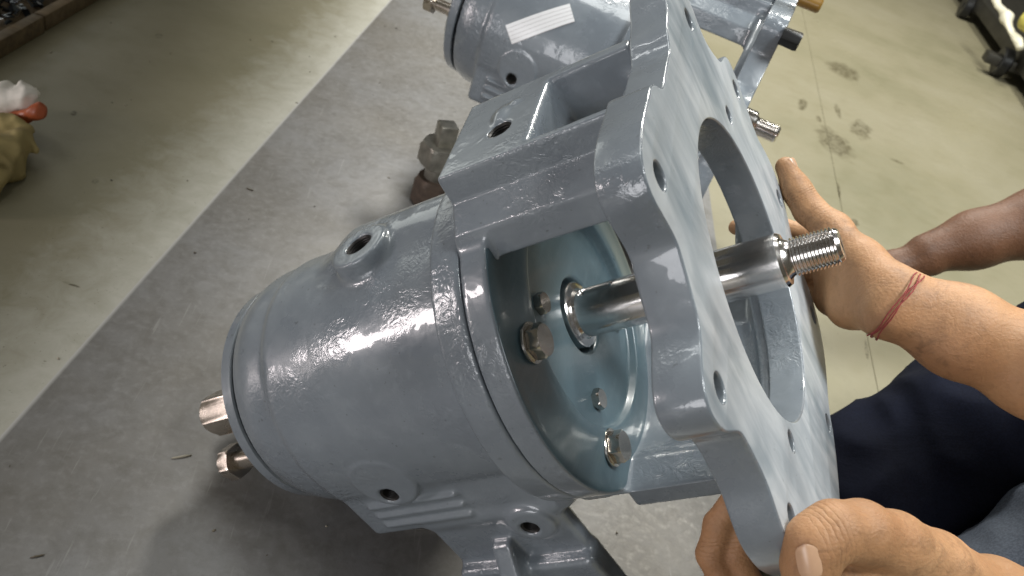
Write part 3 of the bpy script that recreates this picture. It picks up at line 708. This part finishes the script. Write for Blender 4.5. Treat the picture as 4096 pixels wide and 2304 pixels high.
# red thread tied round the wrist
def ring_tube(name, c0, c1, ra, rb, rt, mat, parent, wob=0.0, seed=1):
    rnd = random.Random(seed); N_, M_ = 96, 8
    ctr = Vector((c0 + c1) / 2); A = Vector(c1 - c0); a = A.length / 2; A.normalize()
    fw = Vector(P(2250, 770, 1000)) - Vector((0, 0, CAM_H)); fw.normalize(); Bv = (fw - fw.dot(A) * A).normalized(); Cv = A.cross(Bv)
    ph = [rnd.random() * 6 for _ in range(4)]; v, f = [], []
    for i in range(N_):
        t = 2 * math.pi * i / N_; off = wob * (math.sin(2 * t + ph[0]) + 0.6 * math.sin(5 * t + ph[1]))
        ctrp = ctr + A * (a + ra) * math.cos(t) + Bv * rb * math.sin(t) + Cv * off
        rd = (A * math.cos(t) / (a + ra) + Bv * math.sin(t) / rb).normalized()
        for j in range(M_):
            s = 2 * math.pi * j / M_ + i * 0.6; rr_ = rt * (1 + 0.25 * math.cos(3 * s))
            v.append(ctrp + rd * rr_ * math.cos(2 * math.pi * j / M_) + Cv * rr_ * math.sin(2 * math.pi * j / M_))
    for i in range(N_):
        for j in range(M_):
            f.append((i * M_ + j, ((i + 1) % N_) * M_ + j, ((i + 1) % N_) * M_ + (j + 1) % M_, i * M_ + (j + 1) % M_))
    return obj(name, mesh_np(name, v, f, mat), parent)
RED = simple('red_cotton', (0.26, 0.045, 0.04), 0.8, 0, 0.3, 300)
for i, dx in enumerate((0, 9, 14)):
    ring_tube('thread_bracelet', P(2306 + dx, 694 + dx * 0.4, 703), P(2190 + dx, 842 + dx * 0.4, 703), 0.0016, 0.0290, 0.0006, RED, person, 0.0014, 5 + i)

# clothes
def m_cloth(name, a, b_):
    m, t, b = nt(name); n1 = noise(t, 9, 4, 0.6); n2 = noise(t, 500, 2)
    c = ramp(t, n1.outputs[0], [(0.3, a), (0.7, b_)]); c2 = mixc(t, mapr(t, n2.outputs[0], 0.4, 0.6, 0, 0.35), c.outputs[0], tuple(min(1, x * 1.7) for x in b_))
    t.links.new(c2, b.inputs['Base Color']); b.inputs['Roughness'].default_value = 0.9; b.inputs['Specular IOR Level'].default_value = 0.12
    b1 = bump(t, b, noise(t, 14, 4, 0.6, 1.0, stretch=(1, 1.1, 1)).outputs[0], 0.16, 0.012); bump(t, b, n2.outputs[0], 0.25, 0.0006, b1)
    return m
DENIM_SHADE = m_cloth('shaded_denim', (0.0035, 0.0045, 0.009), (0.006, 0.0075, 0.016)); DENIM_LIT = m_cloth('lit_denim', (0.060, 0.070, 0.090), (0.090, 0.105, 0.130))  # one denim, shade and light on the legs put into two colours
def wav(p, s, a, seed):
    return a * (np.sin(p[0] * s + seed) * np.sin(p[1] * s * 1.3 + 1.7 * seed) + 0.6 * np.sin(p[2] * s * 1.7 + p[0] * s * 0.8 + seed * 2.1))
LEG1 = [[(2060, 1300, 905, 84), (2215, 1252, 890, 90), (2440, 1110, 880, 92), (2900, 850, 850, 100)], [(2150, 1290, 900, 80), (2500, 1480, 1000, 66), (2700, 1650, 1080, 58)]]
LEG2 = [[(2600, 1555, 740, 88), (2800, 1470, 740, 95), (3200, 1300, 780, 105)], [(2610, 1580, 740, 76), (2900, 1900, 820, 60)]]
def leg(ch, seed):
    def fn(p):
        d = None
        for c in ch: d = chain(p, d, c, 40)
        return d + wav(p, 30, 0.0045, seed) + np.abs(wav(p, 46, 0.0045, seed * 1.7))
    return fn
for ch, m_, sd, lb in ((LEG1, DENIM_SHADE, 1.3, 'trouser leg, its shade put into the dark navy'), (LEG2, DENIM_LIT, 4.1, 'trouser knee in the corner, its light put into the blue-grey')):
    b_ = bounds(*ch); lo_ = np.array(b_[0]); lo_[2] = max(lo_[2], FLOOR_Z + 0.002)
    me = net_mesh('trouser_leg', leg(ch, sd), tuple(lo_), b_[1], 0.006, m_, scale=1.0); o = obj('trouser_leg', me, person); o['label'] = lb

# second person: hand and forearm reaching in behind the wrist
A2 = [[(2900, 478, 1010, 44), (2620, 545, 1050, 37), (2450, 592, 1060, 29), (2330, 630, 1062, 21)], [(2900, 505, 1010, 42), (2620, 572, 1050, 36), (2450, 614, 1060, 28), (2330, 648, 1062, 20)]]
G2 = [[(2340, 630, 1063, 17), (2240, 655, 1066, 12), (2150, 680, 1064, 8)], [(2340, 646, 1062, 18), (2235, 670, 1062, 12.5), (2140, 692, 1060, 8)],
      [(2340, 662, 1060, 16), (2240, 684, 1060, 11), (2155, 704, 1058, 8)]]
def arm2(p):
    d = None
    for c in A2: d = chain(p, d, c, 22)
    for c in G2: d = chain(p, d, c, 9)
    return d
p2 = obj('person', net_mesh('person', arm2, *bounds(*A2, *G2), 0.0026, SKIN2, scale=1.0))
tag(p2, 'dark brown bare forearm reaching in from the right edge behind the wrist with red thread', 'person')

# ------------------------------------------------------------------ far corners
def m_wood():
    m, t, b = nt('grimy_wood'); n = noise(t, 12, 5, 0.6, 1.0, stretch=(6, 1, 6)); c = ramp(t, n.outputs[0], [(0.3, (0.10, 0.070, 0.036)), (0.7, (0.20, 0.145, 0.08))])
    t.links.new(c.outputs[0], b.inputs['Base Color']); b.inputs['Roughness'].default_value = 0.7; bump(t, b, n.outputs[0], 0.3, 0.002); return m
WOOD = m_wood()
c0, c1 = ground(0, 150, FLOOR_Z), ground(255, 0, FLOOR_Z); ang = math.atan2(c1[1] - c0[1], c1[0] - c0[0])
crate = empty('scrap_crate', (c0[0], c0[1], FLOOR_Z)); crate.rotation_euler = (0, 0, ang)
tag(crate, 'low wooden tray of planks at the far left corner, full of metal scrap', 'crate')
for nm, lo_, hi_ in (('plank', (-350, 0, 0), (130, 20, 30)), ('plank', (136, 2, 0), (700, 22, 28)), ('base_board', (-350, 23, 4), (700, 420, 12)), ('plank', (-350, 420, 0), (700, 442, 46))):
    obj(nm, bevel_box(nm, lo_, hi_, WOOD, 2.5), crate)
rs = np.random.default_rng(7); bm = bmesh.new()
for i in range(2600):
    x, y = rs.uniform(-340, 690), rs.uniform(30, 415); s = rs.uniform(4, 13); z = 12 + s * 0.6 + rs.uniform(0, 22)
    mt = Matrix.Translation((x * MM, y * MM, z * MM)) @ Matrix.Rotation(rs.uniform(0, 6), 4, Vector(rs.normal(size=3)).normalized()) @ Matrix.Diagonal((s * MM, s * MM * rs.uniform(0.4, 1), s * MM * rs.uniform(0.08, 0.3), 1))
    bmesh.ops.create_cube(bm, size=1.6, matrix=mt)
me = bpy.data.meshes.new('metal_scrap'); bm.to_mesh(me); bm.free(); SCR, t, b = nt('scrap_metal'); b.inputs['Metallic'].default_value = 1
gn = t.nodes.new('ShaderNodeNewGeometry'); c = ramp(t, gn.outputs['Random Per Island'], [(0.0, (0.03, 0.035, 0.04)), (0.7, (0.08, 0.09, 0.10)), (0.86, (0.75, 0.77, 0.8))]); t.links.new(c.outputs[0], b.inputs['Base Color']); b.inputs['Roughness'].default_value = 0.3
sp = obj('metal_scrap', finish(me, SCR, smooth=False)); sp.matrix_world = Matrix.Translation((c0[0], c0[1], FLOOR_Z)) @ Matrix.Rotation(ang, 4, 'Z')
tag(sp, 'dark shiny metal scrap and turnings heaped in the wooden tray', 'metal scrap', kind='stuff')

# crumpled sack with white cloth and orange strip at the left edge
def crumple(p, s, a, sd):
    rg = np.random.default_rng(int(sd * 10)); o = 0.0
    for q in range(7):
        k_ = rg.normal(size=3); k_ = k_ / np.linalg.norm(k_) * s * rg.uniform(0.5, 1.6); phs = rg.uniform(0, 6)
        o = o + np.abs(np.sin(k_[0] * p[0] + k_[1] * p[1] + k_[2] * p[2] + phs + 0.8 * np.sin(k_[1] * p[0] - k_[0] * p[2])))
    return a * (o / 7 * 2.2 - 0.6)
sack = empty('crumpled_sack', tuple(ground(20, 400, FLOOR_Z))); tag(sack, 'crumpled khaki sack with white cloth and orange strip at the left edge', 'sack')
def part_world(name, chs, k, mat, am, s, sd, h=0.0028):
    def fn(p):
        d = None
        for c in chs: d = chain(p, d, c, k)
        return d + crumple(p, s, am, sd)
    b_ = bounds(*chs); lo_ = np.array(b_[0]); lo_[2] = max(lo_[2], FLOOR_Z + 0.001)
    me = net_mesh(name, fn, tuple(lo_), b_[1], h, mat, scale=1.0)
    o = obj(name, me, sack); o.matrix_parent_inverse = Matrix.Translation(-sack.location); return o
part_world('sack_body', [[(-120, 330, 1120, 34), (20, 330, 1110, 26), (72, 325, 1105, 13)], [(-120, 420, 1060, 42), (0, 400, 1070, 36), (50, 365, 1085, 17)], [(-90, 490, 1010, 38), (-18, 452, 1035, 22)], [(60, 345, 1090, 10), (92, 372, 1090, 6)]], 20, simple('khaki_cloth', (0.30, 0.235, 0.095), 0.8, 0, 0.25, 18, 0.3, 120), 0.007, 75, 0.6)
part_world('orange_strip', [[(-60, 312, 1130, 11), (40, 300, 1128, 11), (92, 282, 1124, 13), (100, 272, 1122, 10)]], 10, simple('orange_plastic', (0.36, 0.085, 0.03), 0.4, 0, 0.2, 40), 0.004, 110, 1.6)
part_world('white_cloth', [[(-60, 252, 1140, 32), (20, 250, 1135, 28), (62, 246, 1132, 24)], [(58, 222, 1135, 15), (84, 242, 1130, 15)]], 6, simple('white_cloth', (0.74, 0.70, 0.63), 0.8, 0, 0.08, 30), 0.007, 95, 2.6)

# steel trolley frame in the far right corner
TROL = simple('dark_steel_frame', (0.028, 0.026, 0.020), 0.5, 0.3, 0.4, 30)
t0, t1 = ground(2385, 0, FLOOR_Z), ground(2600, 335, FLOOR_Z); tang = math.atan2(t0[1] - t1[1], t0[0] - t1[0]); tl = math.hypot(t0[0] - t1[0], t0[1] - t1[1]) * 1000
tro = empty('steel_trolley', (t1[0], t1[1], FLOOR_Z)); tro.rotation_euler = (0, 0, tang); tag(tro, 'low dark steel trolley frame at the far right corner', 'trolley')
for nm, lo_, hi_ in (('side_rail', (-400, -60, 60), (tl + 700, -20, 120)), ('side_rail', (-400, -900, 60), (tl + 700, -860, 120)), ('deck', (-400, -860, 80), (tl + 700, -60, 96)), ('cross_rail', (560, -1000, 40), (620, 90, 78)), ('cross_rail', (1500, -1000, 40), (1560, -20, 78))):
    obj(nm, bevel_box(nm, lo_, hi_, TROL, 4), tro)
wheel = lathe('wheel', [(-22, 0.01), (-22, 14), (-18, 18), (-20, 50), (-14, 56), (14, 56), (20, 50), (18, 18), (22, 14), (22, 0.01)], BLACK, 40, 30)
for x_, y_ in ((590, 20), (590, -920), (1530, 0), (1530, -920)):
    o = obj('wheel', wheel, tro); o.location = (x_ * MM, y_ * MM, 0.057); o.rotation_euler = (0, 0, math.pi / 2)
bun = empty('cloth_bundle', tuple(ground(2530, 70, 0.09))); tag(bun, 'pale yellow and white crumpled bundle on the dark trolley', 'bundle')
_s = sack; sack = bun
part_world('white_bundle', [[(2492, -20, 3250, 26), (2532, 45, 3080, 34), (2562, 120, 2950, 30)]], 30, simple('off_white_plastic', (0.66, 0.63, 0.50), 0.45, 0, 0.1, 12), 0.02, 28, 0.9, 0.009)
part_world('yellow_bundle', [[(2598, 60, 2950, 60), (2680, 40, 2900, 80)]], 40, simple('yellow_cloth', (0.42, 0.37, 0.08), 0.7, 0, 0.2, 12), 0.02, 30, 2.2, 0.009)
sack = _s
rag = empty('rag', tuple(ground(1880, 790, 0.0))); tag(rag, 'maroon rag seen through the round opening of the plate', 'rag')
_s = sack; sack = rag
part_world('rag_cloth', [[(1820, 800, 1330, 24), (1885, 800, 1310, 30), (1950, 790, 1300, 26)]], 20, simple('maroon_cloth', (0.115, 0.030, 0.034), 0.8, 0, 0.25, 30, 0.3, 150), 0.008, 60, 3.3, 0.004)
sack = _s
rs = np.random.default_rng(11); bm = bmesh.new()
for i in range(150):
    u_ = rs.uniform(0.0, 2.6); v_ = rs.uniform(-0.45, 0.78); q = left0[:2] + ed[:2] * (0.9 + u_) + rgt[:2] * v_; zz = 0.0008 if v_ > 0.01 else FLOOR_Z + 0.0006
    sz = rs.uniform(0.0012, 0.003) * (1.5 if rs.random() < 0.06 else 1); el = rs.uniform(1, 6) if rs.random() < 0.25 else 1.3
    mt = Matrix.Translation((q[0], q[1], zz)) @ Matrix.Rotation(rs.uniform(0, 6.28), 4, 'Z') @ Matrix.Diagonal((sz * el, sz * 0.8, sz * 0.5, 1)); bmesh.ops.create_icosphere(bm, subdivisions=1, radius=0.6, matrix=mt)
me = bpy.data.meshes.new('grit'); bm.to_mesh(me); bm.free(); GR, t, b = nt('grit'); gn = t.nodes.new('ShaderNodeNewGeometry')
c = ramp(t, gn.outputs['Random Per Island'], [(0.0, (0.03, 0.025, 0.02)), (0.6, (0.10, 0.08, 0.05)), (0.85, (0.34, 0.31, 0.24))]); t.links.new(c.outputs[0], b.inputs['Base Color'])
tag(obj('grit', finish(me, GR)), 'scattered grit and chips on the steel sheet and floor', 'grit', kind='stuff')
